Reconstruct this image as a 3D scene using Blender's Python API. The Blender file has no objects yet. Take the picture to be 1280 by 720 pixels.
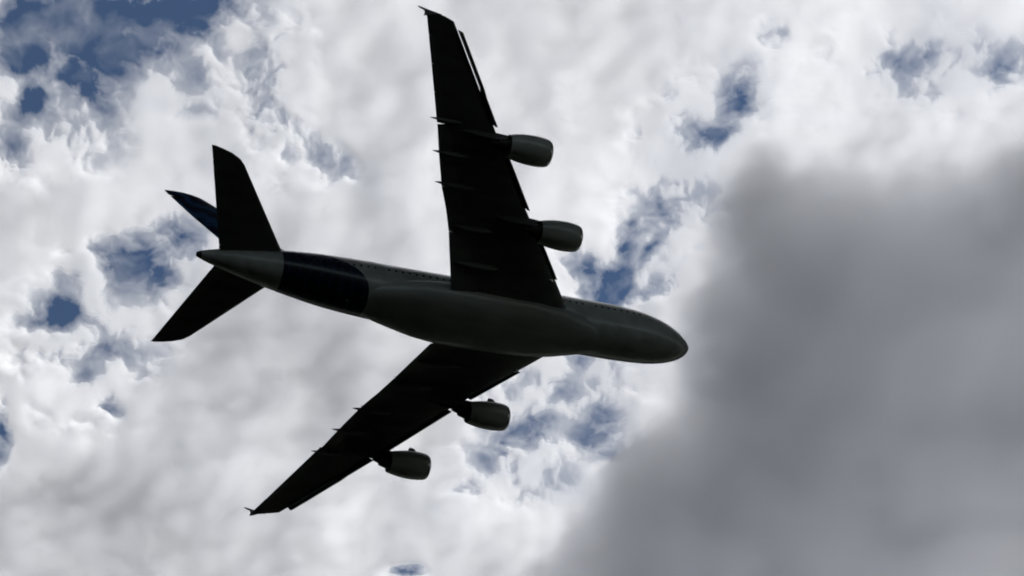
import bpy, bmesh, math
import numpy as np
from mathutils import Matrix, Vector

R = math.radians
SC = bpy.context.scene
COL = SC.collection

# ------------------------------------------------------------------ camera, sky, sun, exposure
CAMERA_ELEVATION = 57.0
cam_data = bpy.data.cameras.new('camera')
cam = bpy.data.objects.new('camera', cam_data)
COL.objects.link(cam)
SC.camera = cam
cam_data.sensor_width = 36.0
cam_data.lens = 36.0 * 2788.74 / 1280.0
cam_data.clip_start = 0.5
cam_data.clip_end = 80000
cam.location = (0, 0, 1.7)
cam.rotation_euler = (R(90 + CAMERA_ELEVATION), 0, 0)

SUN_EL, SUN_AZ = 52.0, 75.0
world = bpy.data.worlds.new('World')
SC.world = world
world.use_nodes = True
wn = world.node_tree
sky = wn.nodes.new('ShaderNodeTexSky')
sky.sky_type = 'NISHITA'
sky.sun_disc = False
sky.sun_elevation = R(SUN_EL)
sky.sun_rotation = R(SUN_AZ)
sky.air_density = 1.0
sky.dust_density = 0.0
sky.ozone_density = 3.0
wn.links.new(sky.outputs[0], wn.nodes['Background'].inputs[0])
wn.nodes['Background'].inputs[1].default_value = 0.05

sun_data = bpy.data.lights.new('sun', 'SUN')
sun_data.energy = 5.0
sun_data.angle = R(0.5)
sun_data.color = (1.0, 0.975, 0.94)
sun = bpy.data.objects.new('sun', sun_data)
sun.rotation_euler = (R(90 - SUN_EL), 0, R(180 - SUN_AZ))
COL.objects.link(sun)

SC.view_settings.view_transform = 'Standard'
SC.view_settings.look = 'None'
SC.view_settings.gamma = 1.0
SC.view_settings.use_curve_mapping = False
SC.view_settings.exposure = 0.35
SC.cycles.max_bounces = 12
SC.cycles.volume_bounces = 12
SC.cycles.transparent_max_bounces = 64
SC.cycles.use_denoising = True
SC.cycles.filter_width = 1.9

# ------------------------------------------------------------------ helpers
def material(name):
    m = bpy.data.materials.new(name)
    m.use_nodes = True
    return m, m.node_tree, m.node_tree.nodes['Principled BSDF']

def node(nt, kind, **kw):
    n = nt.nodes.new(kind)
    for k, v in kw.items():
        setattr(n, k, v)
    return n

def mesh_object(name, verts, faces, mat=None, parent=None, smooth=True):
    me = bpy.data.meshes.new(name)
    me.from_pydata([tuple(map(float, v)) for v in verts], [], faces)
    bm = bmesh.new(); bm.from_mesh(me)
    bmesh.ops.remove_doubles(bm, verts=bm.verts, dist=1e-5)
    bmesh.ops.recalc_face_normals(bm, faces=bm.faces)
    bm.to_mesh(me); bm.free()
    if smooth:
        me.shade_smooth()
        try:
            me.set_sharp_from_angle(angle=R(38))
        except Exception:
            pass
    if mat:
        me.materials.append(mat)
    o = bpy.data.objects.new(name, me)
    COL.objects.link(o)
    if parent:
        o.parent = parent
    return o

def tag(o, label=None, cat=None, group=None, kind=None):
    for k, v in (('label', label), ('category', cat), ('group', group), ('kind', kind)):
        if v:
            o[k] = v
    return o

# ------------------------------------------------------------------ ground
def build_ground():
    m, nt, b = material('dark meadow')
    tc = node(nt, 'ShaderNodeTexCoord')
    n1 = node(nt, 'ShaderNodeTexNoise'); n1.inputs['Scale'].default_value = 0.012; n1.inputs['Detail'].default_value = 8
    n2 = node(nt, 'ShaderNodeTexNoise'); n2.inputs['Scale'].default_value = 3.0; n2.inputs['Detail'].default_value = 6
    mx = node(nt, 'ShaderNodeMath', operation='MULTIPLY_ADD'); mx.inputs[1].default_value = 0.5
    ramp = node(nt, 'ShaderNodeValToRGB')
    ramp.color_ramp.elements[0].position = 0.45; ramp.color_ramp.elements[0].color = (0.010, 0.019, 0.007, 1)
    ramp.color_ramp.elements[1].position = 1.0; ramp.color_ramp.elements[1].color = (0.030, 0.042, 0.017, 1)
    nt.links.new(tc.outputs['Object'], n1.inputs['Vector']); nt.links.new(tc.outputs['Object'], n2.inputs['Vector'])
    nt.links.new(n2.outputs['Fac'], mx.inputs[0]); nt.links.new(n1.outputs['Fac'], mx.inputs[2])
    nt.links.new(mx.outputs[0], ramp.inputs['Fac']); nt.links.new(ramp.outputs['Color'], b.inputs['Base Color'])
    b.inputs['Roughness'].default_value = 0.95
    s = 30000
    o = mesh_object('ground', [(-s, -s, 0), (s, -s, 0), (s, s, 0), (-s, s, 0)], [(0, 1, 2, 3)], m, smooth=False)
    tag(o, kind='structure')
build_ground()

# ------------------------------------------------------------------ clouds: closed bodies of even density, their thickness is their shape
def perlin(x, y, seed):
    xi = np.floor(x).astype(np.int64); yi = np.floor(y).astype(np.int64)
    xf = x - xi; yf = y - yi
    def grad(ix, iy):
        h = (ix * 374761393 + iy * 668265263 + seed * 974711) & 0xffffffff
        h = ((h ^ (h >> 13)) * 1274126177) & 0xffffffff
        h = (h ^ (h >> 16)) & 0xffff
        a = h * (2 * np.pi / 65536.0)
        return np.cos(a), np.sin(a)
    u = xf * xf * xf * (xf * (xf * 6 - 15) + 10); v = yf * yf * yf * (yf * (yf * 6 - 15) + 10)
    def d(ix, iy):
        gx, gy = grad(xi + ix, yi + iy)
        return gx * (xf - ix) + gy * (yf - iy)
    a = d(0, 0) * (1 - u) + d(1, 0) * u
    b = d(0, 1) * (1 - u) + d(1, 1) * u
    return (a * (1 - v) + b * v) * 1.5

def fbm(x, y, size, octaves, seed, gain=0.5):
    s = np.zeros_like(x); amp = 1.0; tot = 0.0; f = 1.0 / size
    for k in range(octaves):
        s += amp * perlin(x * f + 17.3 * k, y * f - 9.1 * k, seed + k)
        tot += amp; amp *= gain; f *= 2.03
    return s / tot * 1.6

def smooth(a, b, x):
    t = np.clip((x - a) / (b - a), 0, 1)
    return t * t * (3 - 2 * t)

def catmull(A, fx, fy):
    ny, nx = A.shape
    fx = np.clip(fx, 0, nx - 1.0001); fy = np.clip(fy, 0, ny - 1.0001)
    i = fx.astype(int); j = fy.astype(int); a = fx - i; b = fy - j
    def w(t):
        return [(-t + 2 * t * t - t ** 3) / 2, (2 - 5 * t * t + 3 * t ** 3) / 2, (t + 4 * t * t - 3 * t ** 3) / 2, (-t * t + t ** 3) / 2]
    wx = w(a); wy = w(b); out = 0
    for q in range(4):
        jj = np.clip(j + q - 1, 0, ny - 1)
        for p in range(4):
            out = out + wy[q] * wx[p] * A[jj, np.clip(i + p - 1, 0, nx - 1)]
    return out

# optical depth read off the photograph, on a grid of metres at the deck; gaps (x, y, half length, half width, turn, depth);
# outline of the low grey cloud and the depth inside it
DECK_DEPTH = np.array([
[3.48, 3.48, 3.48, 3.48, 3.16, 2.83, 3.68, 3.13, 4.4, 4.62, 2.82, 3.09, 3.35, 1.7, 2.59, 2.98, 2.98],
[3.32, 3.32, 3.32, 3.27, 3.11, 3.35, 3.53, 3.22, 3.97, 4.54, 2.84, 2.51, 3.19, 2.16, 2.06, 2.79, 2.79],
[3.34, 3.34, 3.23, 2.57, 2.42, 3.78, 3.16, 3.4, 3.51, 4.2, 2.85, 2.68, 2.81, 2.64, 2.52, 2.67, 2.67],
[4.54, 4.54, 4.44, 3.33, 2.18, 3.92, 3.86, 3.63, 3.57, 4.05, 2.43, 2.91, 2.92, 2.88, 2.88, 2.88, 2.88],
[3.07, 3.07, 3.63, 3.13, 3.14, 3.78, 3.59, 3.72, 3.59, 3.26, 2.62, 2.86, 3.07, 3.06, 3.06, 3.06, 3.06],
[3.63, 3.63, 3.21, 2.31, 3.96, 4.79, 4.6, 4.02, 3.45, 2.95, 2.59, 2.9, 3.21, 3.21, 3.21, 3.21, 3.21],
[5.25, 5.22, 4.06, 3.75, 5.05, 5.79, 5.66, 4.06, 3.1, 2.61, 2.63, 2.98, 3.29, 3.29, 3.29, 3.29, 3.29],
[4.06, 4.18, 4.28, 3.15, 4.38, 4.86, 4.34, 3.37, 3.07, 2.72, 2.69, 3.03, 3.36, 3.36, 3.36, 3.36, 3.36],
[4.42, 4.63, 5.35, 5.4, 4.61, 4.52, 3.48, 2.9, 3.08, 1.71, 2.83, 3.09, 3.37, 3.37, 3.37, 3.37, 3.37],
[4.28, 4.41, 4.8, 4.84, 3.8, 3.88, 2.96, 3.21, 3.8, 2.66, 2.96, 3.14, 3.44, 3.44, 3.44, 3.44, 3.44],
[4.12, 4.2, 4.29, 4.23, 3.34, 3.58, 2.77, 3.43, 4.19, 3.07, 3.01, 3.15, 3.48, 3.48, 3.48, 3.48, 3.48]])
GAPS = [
    (-344.3,732.4,35.9,27.3,-9,1.25), (-313.1,746.9,33.9,26.2,114,1.25), (-263.9,729.1,38.6,22.2,-2,1.25), (-231.3,729.7,26.2,19.9,148,1.2), 
    (-346.9,755.5,35.3,20.3,-171,0.9), (-278.4,758.8,24,14.6,-3,0.8), (-375.5,768.9,17.5,15.5,-34,1.3), (-370.7,804.9,18.4,15.4,115,1.1), 
    (-388.8,842.5,15,12.4,-17,1), (-347,766.8,9.6,8.2,115,0.9), (-326.2,785.7,22.3,20,108,1), (-311.2,804.9,15.4,9.6,119,0.8), 
    (-254.4,757.5,18,10.7,-3,0.65), (-285,765.5,15.2,13.2,-18,0.6), (-303.1,946.5,25.6,19.1,150,1.3), (-279,961.6,16.6,15.2,-140,1), 
    (-264.2,929.3,18.2,16.1,114,1.1), (-326.7,941.2,13.6,8.8,116,0.65), (-349.8,961.6,18.5,10,112,0.65), (-365.1,1001.5,16,13.8,118,1.25), 
    (-383.4,1009.3,16.6,12.7,-171,0.75), (-343.7,982.2,15.5,7.7,118,0.5), (-335.6,1036.1,12.2,9.5,122,0.8), (-355,1059.2,6.9,6.2,-38,0.55), 
    (-332.1,1093.4,9.3,7.4,-148,0.6), (-427.4,1112.4,25.1,6,98,0.8), (-184.7,762.8,17.5,12,96,0.5), (-175.9,820.1,15.3,8.5,95,0.42), 
    (-145.4,860.2,18.6,14.2,-152,0.62), (-178.6,792.6,13.7,10.8,99,0.4), (173.5,799.4,15.5,12.3,92,1.2), (160.6,831.2,13.1,11.2,-135,0.85), 
    (147.6,841,8.6,4.2,1,0.5), (188.6,748.8,10.7,8.3,81,0.5), (294.7,772.2,17.4,15.7,32,0.42), (305.4,758.8,18.9,10.1,-155,0.4), 
    (306.9,798,8.4,7.1,68,0.62), (364.8,770.2,19.9,13.1,150,0.76), (350.3,758.8,12.7,5.7,-156,0.55), (382.8,755.5,8.2,7,63,0.6), 
    (122.9,902.7,13.2,11.3,82,0.68), (117.3,887.5,5.8,3.7,86,0.6), (93.1,936.7,22.2,9.6,97,1.1), (86.2,963.9,18,15.5,115,1.3), 
    (77,977.6,15.4,10.7,1,1.1), (59.3,956.3,15.1,12.7,86,0.75), (38.3,957.8,12.1,10.2,88,0.5), (111.1,942.7,24.1,5.4,116,0.75), 
    (118.5,971.5,15.6,7.5,155,0.6), (55.6,1039.2,7.8,6.4,2,1), (47.3,1059.2,20.9,10.5,89,0.55), (72.3,1059.2,16.1,10.5,88,0.5), 
    (24.1,1114.9,20.9,15.9,144,1.1), (63.5,1116.5,24.1,12.5,0,0.85), (74.4,1093.4,24.5,10.7,96,0.65), (33.3,1100,13.2,9.3,89,0.6), 
    (88.7,1133.2,14.3,11,-141,0.5), (-48.3,1176.6,11.6,6.5,145,0.75), (-2.7,1142.5,6.7,5.1,0,0.55), (6.8,1169.8,5.4,4.3,0,0.55), 
    (-94.3,1271.3,12.6,9.1,-2,0.65), (68.4,1027.4,6.5,6.3,16,0.5), (135.9,855.2,76.4,44.2,102,0.27), (307.4,779,66.4,33.8,2,0.28), 
    (33.1,1083.6,59.6,57.1,6,0.28), (-346,1035.3,65.2,57.2,119,0.27), (0,1158.6,54.1,34.1,0,0.25), (-179,799.4,61.1,30.6,86,0.28), 
    (-354.2,820.1,55.4,41.3,-8,0.3), (-247.1,779,42.4,33.6,-8,0.3), 
]
GREY_OUTLINE = [
    (284.9,546.4), (262.1,559.4), (241,572.2), (211.1,582.2), (190.7,585), (173.7,580.3), (153,580.3), (129.9,574.5), (117.9,581.7), (113.3,596.1), 
    (110.3,618.2), (106.3,640.7), (101.3,661.1), (103.3,684.5), (104.5,711.1), (93.1,732.9), (76.9,750.6), (65.4,772), (51,794.9), (37.7,819.5), 
    (27.9,843.4), (9.4,879), (0,962.7), (134.1,1103.3), (443.5,1103.3), (479.2,777.7), (390.7,546.4), 
]
GREY_DEPTH = np.array([
[3.55, 3.55, 3.55, 3.55, 3.55, 3.55, 3.55, 3.55, 3.55],
[3.55, 3.55, 3.55, 3.55, 3.55, 3.55, 3.55, 3.55, 3.55],
[4.16, 4.1, 4.06, 4.0, 3.87, 3.59, 3.4, 3.31, 3.31],
[5.05, 4.95, 4.83, 4.77, 4.53, 3.9, 3.52, 3.35, 3.33],
[5.26, 5.24, 5.21, 5.21, 5.13, 4.45, 4.06, 3.82, 3.73],
[5.28, 5.28, 5.28, 5.37, 5.28, 4.6, 4.0, 3.71, 3.59],
[5.07, 5.07, 5.07, 5.08, 4.88, 4.28, 3.75, 3.49, 3.29],
[4.63, 4.63, 4.63, 4.56, 4.27, 3.75, 3.15, 2.77, 2.47],
[4.34, 4.32, 4.25, 4.09, 3.74, 3.31, 2.89, 2.42, 2.11]])

def cloud_material(name, sigma, aniso, colour=(1, 1, 1)):
    m = bpy.data.materials.new(name)
    m.use_nodes = True
    nt = m.node_tree
    for n in list(nt.nodes):
        if n.type != 'OUTPUT_MATERIAL':
            nt.nodes.remove(n)
    v = nt.nodes.new('ShaderNodeVolumeScatter')
    v.inputs['Color'].default_value = (*colour, 1)
    v.inputs['Density'].default_value = sigma
    v.inputs['Anisotropy'].default_value = aniso
    nt.links.new(v.outputs[0], nt.nodes['Material Output'].inputs['Volume'])
    return m

def cloud_body(name, xs, ys, thick, base, lift, mat, thin=0.08):
    """closed sheet between base+lift-thick*0.45 and base+lift+thick*0.55; no cloud where thick is 0"""
    ny, nx = thick.shape
    thick[0, :] = thick[-1, :] = 0; thick[:, 0] = thick[:, -1] = 0
    X, Y = np.meshgrid(xs, ys)
    on = thick > thin
    thick = np.where(on, thick, 0)
    keep = on[:-1, :-1] | on[1:, :-1] | on[:-1, 1:] | on[1:, 1:]
    zb = base + lift - 0.45 * thick; zt = base + lift + 0.55 * thick
    n = nx * ny
    lower = np.arange(n).reshape(ny, nx)
    upper = np.where(on, lower + n, lower)
    def quads(I):
        return np.stack([I[:-1, :-1], I[:-1, 1:], I[1:, 1:], I[1:, :-1]], -1)[keep]
    q = np.concatenate([quads(upper), quads(lower)[:, ::-1]])
    P = np.concatenate([np.stack([X, Y, zb], -1).reshape(-1, 3), np.stack([X, Y, zt], -1).reshape(-1, 3)])
    used, inv = np.unique(q, return_inverse=True)
    q = inv.reshape(q.shape)
    tri = np.concatenate([q[:, [0, 1, 2]], q[:, [0, 2, 3]]])
    tri = tri[(tri[:, 0] != tri[:, 1]) & (tri[:, 1] != tri[:, 2]) & (tri[:, 2] != tri[:, 0])]
    me = bpy.data.meshes.new(name)
    me.vertices.add(len(used)); me.vertices.foreach_set('co', P[used].astype(np.float32).ravel())
    me.loops.add(tri.size); me.loops.foreach_set('vertex_index', tri.astype(np.int32).ravel())
    me.polygons.add(len(tri))
    me.polygons.foreach_set('loop_start', np.arange(0, tri.size, 3, dtype=np.int32))
    me.update(calc_edges=True); me.validate()
    me.materials.append(mat)
    o = bpy.data.objects.new(name, me)
    COL.objects.link(o)
    return o

def grown(a, b, step, far):
    mid = np.arange(a, b + step / 2, step)
    out = []; d = step * 1.5; x = 0.0
    while x < far:
        x += d; out.append(x); d = min(d * 1.18, 260)
    out = np.array(out)
    return np.concatenate([a - out[::-1], mid, b + out])

DECK_Z, DECK_SIGMA = 1500.0, 0.18
def build_deck():
    xs = grown(-470, 470, 1.3, 14000); ys = grown(690, 1310, 1.6, 14000)
    X, Y = np.meshgrid(xs, ys)
    reach = np.hypot(X / 860, (Y - 1000) / 720) + 0.16 * fbm(X, Y, 380, 4, 57)
    inside = 1 - smooth(0.95, 1.45, reach)
    base = catmull(DECK_DEPTH, (X + 480) / 60.0, (Y - 690) / 62.0)
    big = fbm(X, Y, 420, 4, 51)
    base = base * inside + (17 + 5 * big) * (1 - inside)  # unseen deck outside the view made thicker, to darken the aircraft and ground
    # drift the small structure so that it reads as torn, not as grain
    wx = fbm(X, Y, 90, 4, 11) * 26; wy = fbm(X, Y, 90, 4, 12) * 26
    wx2 = fbm(X, Y, 24, 3, 13) * 6; wy2 = fbm(X, Y, 24, 3, 14) * 6
    XW, YW = X + wx * 0.4 + wx2 * 0.6, Y + wy * 0.4 + wy2 * 0.6
    billow = fbm(X + wx, Y + wy, 130, 6, 21) * (1 - 0.85 * smooth(400, 560, X))  # flattened towards the unseen right, to even the sunlight on the grey cloud
    fine = fbm(XW, YW, 34, 5, 31, 0.6)
    S = np.zeros_like(X)
    for gx, gy, a, b, turn, depth in GAPS:
        c, s = math.cos(R(turn)), math.sin(R(turn))
        dx, dy = X + 0.35 * wx - gx, Y + 0.35 * wy - gy
        u, v = (dx * c + dy * s) / a, (-dx * s + dy * c) / b
        S = np.maximum(S, depth * np.exp(-0.74 * (u * u + v * v))) + 0.25 * np.minimum(S, depth * np.exp(-0.74 * (u * u + v * v)))
    near = smooth(0.0, 0.28, S)
    grit = fbm(X + wx * 0.4 + wx2, Y + wy * 0.4 + wy2, 15, 4, 35, 0.6)
    torn = fbm(XW, YW, 46, 6, 31, 0.54)
    wisp = 1 - np.abs(fbm(X + wx * 0.5 + wx2, Y + wy * 0.5 + wy2, 38, 5, 41, 0.6)) * 2.2
    k = 0.92 * S + near * (0.68 * torn + 0.17 * grit - 0.30 * np.clip(wisp, 0, 1) ** 2 + 0.03) + 0.06 * billow
    clear = np.clip((k - 0.02) / 0.92, 0, 1)
    base = base * (1 - 0.40 * smooth(0.0, 0.25, S))
    thin = 1 - smooth(2.0, 4.0, base)
    patch = smooth(-0.3, 0.5, fbm(X, Y, 210, 2, 97))
    body = 0.70 * base * (1 + 0.14 * billow + (0.03 + 0.11 * thin * patch) * fine)
    shred = -np.log(clear + 1e-3) / 2.2 * smooth(1.0, 0.8, clear)     # thins out evenly to the eye towards a gap
    tau = 1 / (1 / np.maximum(body, 0.05) + smooth(0, 0.28, clear) / np.maximum(shred, 1e-4))
    veil = np.clip(fbm(XW + 40, YW - 25, 62, 5, 95, 0.55) + 0.12, 0, 1) ** 1.4
    tau = tau + 0.28 * veil * near * clear
    tau = np.clip(tau, 0, 18)
    edge = np.maximum(np.maximum(np.abs(X), Y) - 13000, -4500 - Y)  # unseen deck cut short behind the camera, to light the starboard side
    tau *= 1 - smooth(0, 1000, edge)
    lift = 14 * fbm(X, Y, 160, 4, 71)
    o = cloud_body('cloud_deck', xs, ys, tau / DECK_SIGMA, DECK_Z, lift, cloud_material('white cloud', DECK_SIGMA, 0.22, (1.0, 0.99, 0.965)))
    tag(o, 'broken white and pale grey cloud deck with blue gaps behind the aircraft', 'clouds', kind='stuff')
build_deck()

GREY_Z, GREY_SIGMA = 1000.0, 0.07
def build_grey_cloud():
    xs = grown(-60, 480, 3.0, 200); ys = grown(440, 900, 3.0, 200)
    X, Y = np.meshgrid(xs, ys)
    wx = fbm(X, Y, 70, 4, 81) * 13 + fbm(X, Y, 26, 3, 83) * 5; wy = fbm(X, Y, 70, 4, 82) * 13 + fbm(X, Y, 26, 3, 84) * 5
    px, py = X + wx, Y + wy
    P = np.array(GREY_OUTLINE); Q = np.roll(P, -1, 0)
    d2 = np.full(X.shape, 1e12); odd = np.zeros(X.shape, bool)
    for (ax, ay), (bx, by) in zip(P, Q):
        ex, ey = bx - ax, by - ay
        t = np.clip(((px - ax) * ex + (py - ay) * ey) / (ex * ex + ey * ey), 0, 1)
        d2 = np.minimum(d2, (px - ax - t * ex) ** 2 + (py - ay - t * ey) ** 2)
        cross = ((ay > py) != (by > py)) & (px < (bx - ax) * (py - ay) / (by - ay + 1e-9) + ax)
        odd ^= cross
    sd = np.where(odd, 1, -1) * np.sqrt(d2)
    base = catmull(GREY_DEPTH, (X + 20) / 40.0, (Y - 480) / 45.0)
    soft = fbm(X, Y, 130, 3, 91)
    tau = 0.68 * base * (1 + 0.03 * soft + 0.02 * fbm(px, py, 55, 4, 93)) * smooth(-24, 34, sd) ** 1.2
    o = cloud_body('grey_cloud', xs, ys, np.clip(tau, 0, 20) / GREY_SIGMA, GREY_Z, 10 * soft, cloud_material('rain grey cloud', GREY_SIGMA, 0.22, (1.0, 0.975, 0.91)), 0.3)
    tag(o, 'large low dark grey cloud with soft edges ahead of the aircraft nose', 'cloud')
build_grey_cloud()

# ------------------------------------------------------------------ the aircraft (metres; s aft of the nose, y to starboard, z up)
def P(s, y, z):
    return (36.0 - s, -y, z)

def paint(name, colour, rough=0.35, dirt=0.12, scale=0.6, metallic=0.0, coat=0.3):
    m, nt, b = material(name)
    tc = node(nt, 'ShaderNodeTexCoord')
    mp = node(nt, 'ShaderNodeMapping'); mp.inputs['Scale'].default_value = (0.25, 1, 1)
    n = node(nt, 'ShaderNodeTexNoise'); n.inputs['Scale'].default_value = scale; n.inputs['Detail'].default_value = 7
    ramp = node(nt, 'ShaderNodeValToRGB')
    ramp.color_ramp.elements[0].position = 0.3
    ramp.color_ramp.elements[0].color = (*[c * (1 - 2 * dirt) for c in colour], 1)
    ramp.color_ramp.elements[1].position = 0.7
    ramp.color_ramp.elements[1].color = (*colour, 1)
    nt.links.new(tc.outputs['Object'], mp.inputs['Vector']); nt.links.new(mp.outputs[0], n.inputs['Vector'])
    nt.links.new(n.outputs['Fac'], ramp.inputs['Fac']); nt.links.new(ramp.outputs['Color'], b.inputs['Base Color'])
    b.inputs['Roughness'].default_value = rough; b.inputs['Metallic'].default_value = metallic
    b.inputs['Coat Weight'].default_value = coat; b.inputs['Coat Roughness'].default_value = 0.12
    return m

def livery():
    """white body with a dark blue band whose front edge sweeps forward under the belly"""
    m, nt, b = material('white and blue fuselage paint')
    L = nt.links.new
    def math_(op, a, c=None, d=None):
        n = node(nt, 'ShaderNodeMath', operation=op)
        for i, v in enumerate((a, c, d)):
            if v is None: continue
            if isinstance(v, (int, float)): n.inputs[i].default_value = v
            else: L(v, n.inputs[i])
        return n.outputs[0]
    tc = node(nt, 'ShaderNodeTexCoord'); sp = node(nt, 'ShaderNodeSeparateXYZ'); L(tc.outputs['Object'], sp.inputs[0])
    s = math_('SUBTRACT', 36.0, sp.outputs[0]); z = sp.outputs[2]
    zz = math_('ADD', z, 4.1); front = math_('MULTIPLY_ADD', math_('MULTIPLY', zz, zz), 0.15, 48.7)
    band = math_('MULTIPLY', math_('GREATER_THAN', s, front), math_('LESS_THAN', s, 60.1))
    wv = node(nt, 'ShaderNodeTexWave'); wv.inputs['Scale'].default_value = 0.22; wv.inputs['Distortion'].default_value = 5; wv.inputs['Detail'].default_value = 3
    L(tc.outputs['Object'], wv.inputs['Vector'])
    br = node(nt, 'ShaderNodeValToRGB')
    br.color_ramp.elements[0].position = 0.75; br.color_ramp.elements[0].color = (0.005, 0.009, 0.032, 1)
    br.color_ramp.elements[1].position = 0.95; br.color_ramp.elements[1].color = (0.011, 0.024, 0.07, 1)
    L(wv.outputs['Fac'], br.inputs['Fac'])
    n = node(nt, 'ShaderNodeTexNoise'); n.inputs['Scale'].default_value = 0.5; n.inputs['Detail'].default_value = 7
    L(tc.outputs['Object'], n.inputs['Vector'])
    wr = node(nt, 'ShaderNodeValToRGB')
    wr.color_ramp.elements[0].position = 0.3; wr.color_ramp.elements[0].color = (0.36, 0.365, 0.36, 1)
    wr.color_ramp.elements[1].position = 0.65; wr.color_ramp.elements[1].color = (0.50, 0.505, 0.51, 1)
    L(n.outputs['Fac'], wr.inputs['Fac'])
    mx = node(nt, 'ShaderNodeMix', data_type='RGBA')
    L(band, mx.inputs['Factor']); L(wr.outputs['Color'], mx.inputs['A']); L(br.outputs['Color'], mx.inputs['B'])
    L(mx.outputs['Result'], b.inputs['Base Color'])
    b.inputs['Roughness'].default_value = 0.32; b.inputs['Coat Weight'].default_value = 0.3
    return m

def fin_paint():
    m, nt, b = material('blue swirled fin paint')
    tc = node(nt, 'ShaderNodeTexCoord')
    wv = node(nt, 'ShaderNodeTexWave'); wv.bands_direction = 'DIAGONAL'
    wv.inputs['Scale'].default_value = 0.2; wv.inputs['Distortion'].default_value = 9; wv.inputs['Detail'].default_value = 4; wv.inputs['Detail Scale'].default_value = 0.8
    r = node(nt, 'ShaderNodeValToRGB')
    r.color_ramp.elements[0].position = 0.35; r.color_ramp.elements[0].color = (0.005, 0.012, 0.045, 1)
    r.color_ramp.elements[1].position = 0.9; r.color_ramp.elements[1].color = (0.03, 0.085, 0.22, 1)
    nt.links.new(tc.outputs['Object'], wv.inputs['Vector']); nt.links.new(wv.outputs['Fac'], r.inputs['Fac'])
    nt.links.new(r.outputs['Color'], b.inputs['Base Color'])
    b.inputs['Roughness'].default_value = 0.35
    return m

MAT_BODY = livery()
MAT_FIN = fin_paint()
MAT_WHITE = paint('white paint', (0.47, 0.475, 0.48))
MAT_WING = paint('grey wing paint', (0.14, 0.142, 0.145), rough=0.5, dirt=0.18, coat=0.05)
MAT_COWL = paint('pale cowl paint', (0.55, 0.555, 0.55), rough=0.3)
MAT_LIP = paint('bare metal lip', (0.62, 0.62, 0.63), rough=0.22, metallic=1.0, coat=0)
MAT_HOT = paint('burnt exhaust metal', (0.07, 0.06, 0.055), rough=0.5, metallic=0.8, coat=0)
MAT_FAN = paint('dark fan metal', (0.05, 0.05, 0.055), rough=0.4, metallic=0.8, coat=0)
MAT_GLASS = paint('dark cabin glass', (0.012, 0.014, 0.018), rough=0.08, dirt=0, coat=0)
MAT_LAMP = paint('clear lamp lens', (0.85, 0.85, 0.85), rough=0.05, dirt=0.02, metallic=1.0, coat=0)

def lerp_table(T, x, k):
    return float(np.interp(x, [r[0] for r in T], [r[k] for r in T]))

def bridge(rings, cap0=True, cap1=True):
    n = len(rings[0]); V = [p for r in rings for p in r]; F = []
    for k in range(len(rings) - 1):
        for i in range(n):
            j = (i + 1) % n
            F.append((k * n + i, k * n + j, (k + 1) * n + j, (k + 1) * n + i))
    if cap0: F.append(tuple(range(n))[::-1])
    if cap1: F.append(tuple((len(rings) - 1) * n + i for i in range(n)))
    return V, F

# fuselage: s, top, bottom, half width
FUSE = [(0.10, -1.15, -1.25, .05), (.22, -.82, -1.62, .42), (.5, -.38, -2.02, .85), (1, .18, -2.48, 1.32), (2, 1.02, -3.02, 1.98), (3, 1.66, -3.36, 2.42),
        (4, 2.2, -3.6, 2.76), (6, 3.02, -3.9, 3.2), (9, 3.8, -4.1, 3.48), (12, 4.12, -4.18, 3.57), (15, 4.2, -4.2, 3.57), (44, 4.2, -4.2, 3.57),
        (47, 4.2, -4.02, 3.57), (50, 4.2, -3.62, 3.5), (54, 4.18, -2.95, 3.3), (58, 4.08, -2.06, 2.88), (62, 3.86, -1.03, 2.3), (66, 3.42, .1, 1.58),
        (69, 2.9, 1.02, .92), (70.5, 2.5, 1.52, .46), (70.9, 2.3, 1.7, .28)]
_fs = np.array(FUSE)
def _spline(k):
    x, y = _fs[:, 0], _fs[:, k]; h = np.diff(x); dlt = np.diff(y) / h
    m = np.zeros(len(x)); m[0], m[-1] = dlt[0], dlt[-1]
    for i in range(1, len(x) - 1):
        if dlt[i - 1] * dlt[i] > 0:
            w1, w2 = 2 * h[i] + h[i - 1], h[i] + 2 * h[i - 1]
            m[i] = (w1 + w2) / (w1 / dlt[i - 1] + w2 / dlt[i])
    def f(s):
        i = int(np.clip(np.searchsorted(x, s) - 1, 0, len(x) - 2)); t = (s - x[i]) / h[i]
        return (y[i] * (1 + 2 * t) * (1 - t) ** 2 + h[i] * m[i] * t * (1 - t) ** 2 + y[i + 1] * t * t * (3 - 2 * t) + h[i] * m[i + 1] * t * t * (t - 1))
    return f
F_TOP, F_BOT, F_W = _spline(1), _spline(2), _spline(3)
EXPO = 2 / 2.2
def fus(s, th, off=0.0):
    """th 0 at the crown, 90 deg starboard"""
    a, b, w = F_TOP(s), F_BOT(s), F_W(s); zc, h = (a + b) / 2, (a - b) / 2
    c, n = math.cos(th), math.sin(th)
    return P(s, (w + off) * math.copysign(abs(n) ** EXPO, n), zc + (h + off) * math.copysign(abs(c) ** EXPO, c))
def side_angle(s, z):
    a, b = F_TOP(s), F_BOT(s); r = (z - (a + b) / 2) / ((a - b) / 2)
    return math.acos(math.copysign(min(1, abs(r)) ** (1 / EXPO), r))

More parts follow.
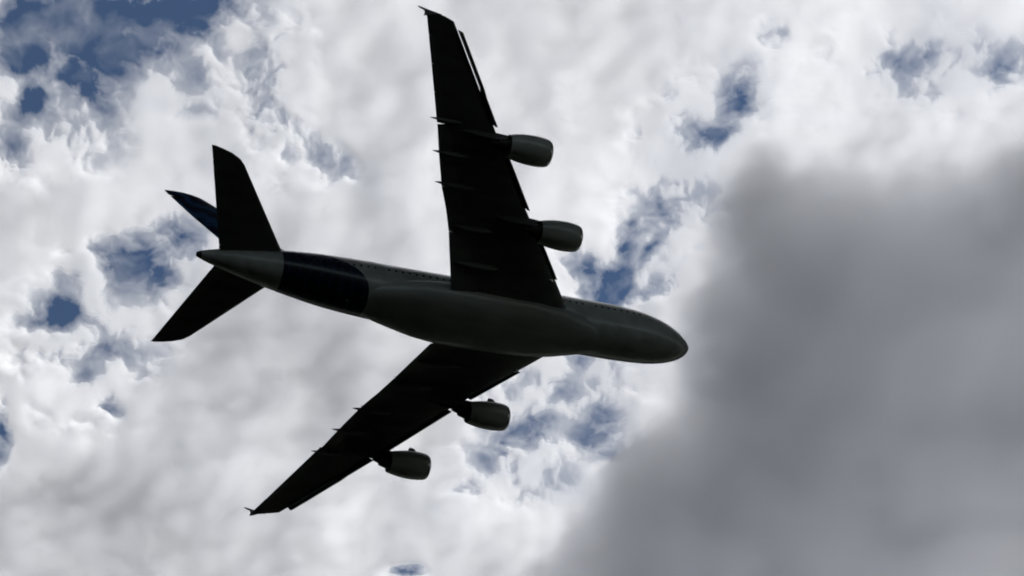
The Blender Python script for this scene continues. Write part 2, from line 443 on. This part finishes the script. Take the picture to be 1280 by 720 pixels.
plane = bpy.data.objects.new('airliner', None)
plane.empty_display_size = 5
COL.objects.link(plane)
fwd = Vector((0.912516, 0.339013, 0.228876)); stbd = Vector((0.327499, -0.940768, 0.087749)); upv = Vector((-0.245067, 0.005116, 0.969492))
port = (-stbd).normalized(); fwd = fwd.normalized(); upv = fwd.cross(port).normalized()
rot = Matrix((fwd, port, upv)).transposed().to_4x4()
plane.matrix_world = Matrix.Translation((-8.44430, 165.24897, 250.39505 + 1.7)) @ rot
tag(plane, 'four engined double deck jet airliner climbing overhead, dark against the bright clouds', 'airliner')

stations = [0.10, .14, .18, .22, .3, .4, .5, .65, .8] + list(np.arange(1, 15, .5)) + list(np.arange(15, 44, 1.5)) + list(np.arange(44, 70.6, .75)) + [70.9]
rings = [[fus(s, 2 * math.pi * i / 64) for i in range(64)] for s in stations]
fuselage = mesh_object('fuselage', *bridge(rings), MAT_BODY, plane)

# wing to body fairing
BELLY = [(10.0, .7, -4.0), (14, 1.9, -4.2), (18, 3.1, -4.36), (21, 3.85, -4.6), (25, 4.35, -4.95), (34, 4.45, -5.2), (38, 4.4, -5.1), (41, 4.1, -4.85), (44, 3.5, -4.45), (47, 2.8, -4.05), (49, 2.0, -3.7)]
rings = []
for s in np.linspace(10, 49, 56):
    w, zb = lerp_table(BELLY, s, 1), lerp_table(BELLY, s, 2); zc = -2.2; ring = []
    for i in range(40):
        t = 2 * math.pi * i / 40; c, n = math.cos(t), math.sin(t); e = 2 / 2.9
        e = 2 / (2.1 + .8 * min(1, max(0, (s - 12) / 12)))
        ring.append(P(s, w * math.copysign(abs(n) ** e, n), zc + (0.8 if c > 0 else (zc - zb)) * math.copysign(abs(c) ** e, c)))
    rings.append(ring)
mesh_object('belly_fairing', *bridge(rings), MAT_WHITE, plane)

# ---- wings
LE = [(0, 17.7), (3.5, 20.44), (7.4, 23.5), (11.83, 26.97), (16.3, 30.75), (26.9, 38.95), (37.8, 47.25), (38.9, 48.1), (39.3, 49.4), (39.45, 50.6)]
TE = [(0, 37.0), (3.8, 37.9), (11.8, 40.5), (15, 41.9), (17.4, 43.2), (21.5, 44.85), (26.1, 46.57), (39.0, 51.8), (39.45, 52.0)]
ZLE = [(0, -2.7), (3.7, -2.3), (11.8, -.85), (16.3, -.3), (25.7, .55), (39.5, 2.4)]
ZTE = [(0, -3.8), (3.8, -3.35), (11.8, -1.3), (16.3, -.65), (25.7, .3), (39.5, 2.3)]
TC = [(0, .14), (4, .135), (12, .115), (26, .10), (39.5, .09)]

def foil(y, t0, t1, n=14, tables=None, drop=0.0, shift=0.0, grow=0.0):
    """closed ring of the section at span y between chord fractions t0 and t1"""
    le, te, zl, zt, tc = tables or (LE, TE, ZLE, ZTE, TC)
    a, b = lerp_table(le, y, 1), lerp_table(te, y, 1); c = b - a
    za, zb = lerp_table(zl, y, 1), lerp_table(zt, y, 1); th = lerp_table(tc, y, 1)
    ts = [t0 + (t1 - t0) * (1 - math.cos(math.pi * k / n)) / 2 for k in range(n + 1)]
    def yt(t):
        return 5 * th * c * (.2969 * math.sqrt(t) - .126 * t - .3516 * t * t + .2843 * t ** 3 - .1033 * t ** 4) + 0.012
    up, lo = [], []
    for t in ts:
        cam_ = 0.02 * c * 4 * t * (1 - t)
        s = a + c * t + shift; z = za + (zb - za) * t + cam_ - drop * ((t - t0) / max(1e-6, t1 - t0) if t1 > 0.9 else 1.0)
        up.append((s, z + yt(t))); lo.append((s, z - yt(t) * 0.85))
    return up + lo[::-1]

def span_loft(name, side, ys, frac, mat, parent, tables=None, drop=0.0, shift=0.0, z0=0.0):
    rings = []
    for y in ys:
        t0, t1 = frac(y)
        rings.append([P(s, side * y, z + z0) for s, z in foil(y, t0, t1, tables=tables, drop=drop, shift=shift)])
    return mesh_object(name, *bridge(rings), mat, parent)

def spread(a, b, step=1.0):
    n = max(2, int(math.ceil((b - a) / step)) + 1)
    return list(np.linspace(a, b, n))

def chord(y):
    return lerp_table(TE, y, 1) - lerp_table(LE, y, 1)

def under(y, s):
    """height of the wing's underside"""
    a, c = lerp_table(LE, y, 1), chord(y); t = min(1, max(0, (s - a) / c)); th = lerp_table(TC, y, 1)
    za, zb = lerp_table(ZLE, y, 1), lerp_table(ZTE, y, 1)
    yt = 5 * th * c * (.2969 * math.sqrt(t) - .126 * t - .3516 * t * t + .2843 * t ** 3 - .1033 * t ** 4)
    return za + (zb - za) * t + .08 * c * t * (1 - t) - .85 * yt

FLAPS = [(4.3, 11.72), (11.78, 17.56), (17.62, 25.75)]
AILERONS = [(26.05, 29.62), (29.66, 33.12), (33.16, 36.6)]
SLATS = [(7.6, 10.1), (10.13, 13.7), (16.35, 20.4), (20.43, 25.1), (26.75, 32.4), (32.43, 37.9)]
def main_cut(y):
    for a, b in FLAPS:
        if a - .02 < y < b + .02: return 0.80
    for a, b in AILERONS:
        if a - .02 < y < b + .02: return 0.84
    return 1.0

def make_wing(side):
    ys = set(spread(0, 38.6, 1.0)) | {38.9, 39.1, 39.3, 39.4, 39.45}
    for a, b in FLAPS + AILERONS:
        ys |= {a - .025, a - .015, b + .015, b + .025}
    ys = sorted(ys)
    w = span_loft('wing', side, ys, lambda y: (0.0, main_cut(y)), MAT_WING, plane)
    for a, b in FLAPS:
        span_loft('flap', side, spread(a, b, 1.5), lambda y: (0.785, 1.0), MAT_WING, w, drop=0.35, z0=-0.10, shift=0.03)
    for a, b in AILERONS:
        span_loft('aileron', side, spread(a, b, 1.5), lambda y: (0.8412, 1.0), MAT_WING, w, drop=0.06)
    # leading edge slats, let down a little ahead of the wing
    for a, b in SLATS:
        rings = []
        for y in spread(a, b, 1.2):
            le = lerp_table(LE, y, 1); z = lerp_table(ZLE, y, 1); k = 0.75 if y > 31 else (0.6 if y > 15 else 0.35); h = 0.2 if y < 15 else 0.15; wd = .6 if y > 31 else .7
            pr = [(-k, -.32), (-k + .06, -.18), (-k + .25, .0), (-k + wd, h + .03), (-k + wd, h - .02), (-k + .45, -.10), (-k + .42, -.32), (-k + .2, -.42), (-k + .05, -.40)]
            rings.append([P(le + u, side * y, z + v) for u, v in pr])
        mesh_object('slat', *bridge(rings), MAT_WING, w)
    # canoe fairings over the flap tracks
    for y, ln, rr in ((7.9, 7.0, .48), (12.6, 6.4, .46), (18.0, 5.8, .40), (22.1, 5.2, .36), (26.4, 4.6, .30)):
        te = lerp_table(TE, y, 1); s1 = te + (0.95 if y > 15 else -.1); s0 = s1 - ln; rings = []
        for k in range(17):
            t = k / 16; s = s0 + ln * t
            r = rr * max(0.02, math.sin(math.pi * min(1, t ** .8)) ** .75) if 0 < t < 1 else rr * .03
            zc = under(y, min(s, te)) - 0.28 * math.sin(math.pi * t) - .08 - .10 * t - max(0, s - te) * .12
            rings.append([P(s, side * y + r * .8 * math.sin(2 * math.pi * i / 14), zc + 1.25 * r * math.cos(2 * math.pi * i / 14)) for i in range(14)])
        mesh_object('flap_track_fairing', *bridge(rings), MAT_WING, w)
    # arrow shaped fence across the tip
    zt = 2.36; yo = 39.42
    out = [(49.9, zt + .02), (51.5, zt + .45), (52.35, zt + .8), (52.95, zt + .95), (52.7, zt + .6), (52.25, zt + .3), (52.2, zt - .1), (52.55, zt - 1.15), (52.05, zt - .95), (51.2, zt - .4)]
    rings = [[P(s, side * (yo + dy + .10 * (z - zt)), z) for s, z in out] for dy in (-.05, .05)]
    mesh_object('wingtip_fence', *bridge(rings), MAT_WING, w, smooth=False)
    # lamp in the root leading edge
    rings = []
    yl = 7.3; sl = lerp_table(LE, yl, 1) + .8; zl = under(yl, sl)
    for k in range(7):
        t = math.pi * k / 6; r = .30 * max(.03, math.sin(t))
        rings.append([P(sl - .42 * math.cos(t), side * yl + r * math.sin(2 * math.pi * i / 14), zl + .12 + r * math.cos(2 * math.pi * i / 14)) for i in range(14)])
    mesh_object('landing_light', *bridge(rings), MAT_LAMP, w)
    return w

for side in (1, -1):
    make_wing(side)

# ---- engines
def lathe(prof, s0, y, z, n=40, closed=False):
    rings = [[P(s0 + u, y + r * math.sin(2 * math.pi * i / n), z + r * math.cos(2 * math.pi * i / n)) for i in range(n)] for u, r in prof]
    return bridge(rings, not closed, not closed)

def make_engine(y, s0, z):
    side = 1 if y > 0 else -1; ay = abs(y)
    cowl = [(.0, 1.60), (.06, 1.68), (.2, 1.76), (.6, 1.87), (1.2, 1.95), (2.0, 1.99), (3.0, 1.96), (4.0, 1.86), (5.0, 1.67), (5.75, 1.47), (5.75, 1.43), (4.6, 1.5), (3.6, 1.5), (1.3, 1.48), (.5, 1.44), (.15, 1.49), (.04, 1.54), (0, 1.60)]
    e = mesh_object('engine', *lathe(cowl, s0, y, z, closed=True), MAT_COWL, plane)
    lip = [(-.012, 1.60), (.05, 1.69), (.2, 1.772), (.42, 1.835), (.42, 1.81), (.2, 1.74), (.06, 1.65), (.02, 1.60), (.06, 1.53), (.3, 1.46), (.3, 1.44), (.04, 1.51), (-.012, 1.60)]
    mesh_object('inlet_lip', *lathe(lip, s0, y, z, closed=True), MAT_LIP, e)
    fan = [(1.15, .03), (1.25, .25), (1.5, .5), (1.55, 1.475), (1.7, 1.475), (1.7, .03)]
    mesh_object('fan', *lathe(fan, s0, y, z, 36), MAT_FAN, e)
    core = [(3.2, 1.0), (4.5, 1.15), (5.4, 1.08), (6.3, .88), (7.1, .66), (7.1, .6), (5.9, .7), (3.2, .8)]
    mesh_object('core_nozzle', *lathe(core, s0, y, z), MAT_HOT, e)
    mesh_object('exhaust_cone', *lathe([(5.8, .5), (6.8, .44), (7.6, .26), (8.2, .05)], s0, y, z, 24), MAT_HOT, e)
    duct = [(4.4, 1.0), (4.4, 1.495)]
    mesh_object('bypass_duct', *lathe([(4.3, .9), (4.3, 1.5), (4.45, 1.5), (4.45, .9)], s0, y, z, closed=True), MAT_FAN, e)
    le = lerp_table(LE, ay, 1); zl = lerp_table(ZLE, ay, 1)
    s_b, s_c = le + 3.2, le + 5.6
    side_pts = [(s0 + 1.5, z + 1.93), (s0 + 3.4, z + 2.25), (le + .15, zl + .05), (s_b, under(ay, s_b) + .15), (s_c, under(ay, s_c) + .12), (s0 + 9.4, z + .95), (s0 + 7.2, z + .62), (s0 + 5.6, z + .85), (s0 + 3.6, z + 1.6)]
    wide = [.12, .36, .50, .50, .06, .24, .36, .42, .42]
    rings = [[P(s, y + q * k, zz) for (s, zz), k in zip(side_pts, wide)] for q in (-1, 1)]
    mesh_object('pylon', *bridge(rings), MAT_WING, e)
    # strake on the inboard shoulder of the cowl
    a = math.radians(52) * -side; r0 = 1.93
    def rad(u, r): return P(s0 + u, y + r * math.sin(a), z + r * math.cos(a))
    nrm = Vector(P(0, math.cos(a), -math.sin(a))) - Vector(P(0, 0, 0))
    pts = [rad(1.7, r0 - .02), rad(2.3, r0 + .42), rad(2.9, r0 + .46), rad(3.1, r0 - .03)]
    rings = [[tuple(Vector(p) + nrm * q) for p in pts] for q in (-.035, .035)]
    mesh_object('strake', *bridge(rings), MAT_COWL, e, smooth=False)
for y, s0, z in ((14.65, 23.2, -2.87), (-14.65, 23.2, -2.87), (25.35, 31.12, -1.6), (-25.35, 31.12, -1.6)):
    make_engine(y, s0, z)

# ---- tail
HT = ([(0, 58.2), (3.0, 60.45), (13.2, 68.0), (13.9, 68.75), (14.5, 70.0), (14.85, 71.3), (15.05, 72.3)], [(0, 67.8), (1.2, 68.2), (14.85, 72.75), (15.05, 72.85)],
      [(0, 1.7), (1.2, 1.9), (15.1, 3.6)], [(0, 1.75), (1.2, 1.95), (15.1, 3.6)], [(0, .11), (15.1, .09)])
for side in (1, -1):
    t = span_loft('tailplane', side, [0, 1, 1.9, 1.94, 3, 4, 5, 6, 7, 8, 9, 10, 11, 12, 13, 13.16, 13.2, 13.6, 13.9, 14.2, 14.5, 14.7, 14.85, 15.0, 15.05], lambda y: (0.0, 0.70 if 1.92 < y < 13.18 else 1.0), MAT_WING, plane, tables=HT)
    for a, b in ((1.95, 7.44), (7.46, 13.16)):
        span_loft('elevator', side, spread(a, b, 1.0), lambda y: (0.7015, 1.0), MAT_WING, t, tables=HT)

# fin: rows of z, leading edge, trailing edge
FIN = [(2.6, 52.0, 65.0), (4.2, 54.2, 65.6), (5.2, 56.2, 66.1), (7.2, 58.6, 67.2), (12.1, 63.2, 70.15), (15.6, 66.36, 72.0), (16.5, 67.2, 72.45), (17.3, 68.1, 72.9), (17.75, 69.0, 73.1), (18.0, 69.9, 73.2), (18.12, 71.0, 73.22)]
def fin_ring(z, t0, t1, n=12):
    a, b = lerp_table(FIN, z, 1), lerp_table(FIN, z, 2); c = b - a
    ts = [t0 + (t1 - t0) * (1 - math.cos(math.pi * k / n)) / 2 for k in range(n + 1)]
    def yt(t): return 5 * .10 * c * (.2969 * math.sqrt(t) - .126 * t - .3516 * t * t + .2843 * t ** 3 - .1033 * t ** 4) + .01
    return [P(a + c * t, yt(t), z) for t in ts] + [P(a + c * t, -yt(t), z) for t in ts[::-1]]
zs = [2.6, 3.4, 4.2, 4.7, 5.2, 6.2, 7.2] + list(np.arange(8, 17, .8)) + [17.0, 17.3, 17.55, 17.75, 17.9, 18.0, 18.08, 18.12]
fin = mesh_object('tail_fin', *bridge([fin_ring(z, 0, 0.66 if 4.6 < z < 16.9 else 1.0) for z in zs]), MAT_FIN, plane)
for a, b in ((4.8, 10.6), (10.7, 16.7)):
    mesh_object('rudder', *bridge([fin_ring(z, .6615, 1.0) for z in spread(a, b, .8)]), MAT_FIN, fin)

# ---- small things on the body
mesh_object('auxiliary_exhaust', *bridge([[fus(s, 2 * math.pi * i / 32, o) for i in range(32)] for s, o in ((70.35, .012), (70.9, .012), (70.93, -.06), (70.6, -.12))]), MAT_HOT, fuselage)

def side_patch(name, s0, s1, z0, z1, side, mat, off=0.012, n=(3, 3), slant=0.0, smooth_=True):
    V, Fq = [], []
    for j in range(n[1]):
        z = z0 + (z1 - z0) * j / (n[1] - 1)
        for i in range(n[0]):
            s = s0 + (s1 - s0) * i / (n[0] - 1) + slant * j / (n[1] - 1)
            V.append(fus(s, side * side_angle(s, z), off))
    for j in range(n[1] - 1):
        for i in range(n[0] - 1):
            k = j * n[0] + i; Fq.append((k, k + 1, k + 1 + n[0], k + n[0]))
    return V, Fq

rows = [(-0.15, [8.4 + .98 * k for k in range(52)]), (2.35, [10.2 + .98 * k for k in range(48)])]
for z, ss in rows:                                                  # the side one can see: each window by itself
    for s in ss:
        mesh_object('cabin_window', *side_patch('w', s, s + .30, z, z + .42, 1, MAT_GLASS), MAT_GLASS, fuselage)
V, Fq = [], []
for z, ss in rows:
    for s in ss:
        v, q = side_patch('w', s, s + .30, z, z + .42, -1, MAT_GLASS); k = len(V); V += v; Fq += [tuple(k + i for i in f) for f in q]
tag(mesh_object('cabin_window', V, Fq, MAT_GLASS, fuselage), kind='stuff')
for side in (1, -1):
    for s0, s1, sl in ((1.9, 2.45, .35), (2.55, 3.1, .35), (3.2, 3.75, .3)):
        z0 = F_TOP(s0) * 0.30 + .05
        mesh_object('cockpit_window', *side_patch('w', s0, s1, .35, .98, side, MAT_GLASS, .014, (4, 4), sl), MAT_GLASS, fuselage)
    for s, z in ((6.6, -.95), (15.5, -.95), (46.3, -.95), (11.0, 1.75), (30.0, 1.75), (47.2, 1.75)):
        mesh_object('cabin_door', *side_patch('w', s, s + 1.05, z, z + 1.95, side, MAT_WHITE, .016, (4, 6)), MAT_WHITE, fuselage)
for s in (9.5, 12.6, 51.0):                                          # blade aerials under the body
    zb = F_BOT(s)
    pts = [(s, zb + .05), (s + .28, zb - .38), (s + .55, zb - .38), (s + .6, zb + .05)]
    mesh_object('antenna', *bridge([[P(u, q, v) for u, v in pts] for q in (-.03, .03)]), MAT_WING, fuselage, smooth=False)
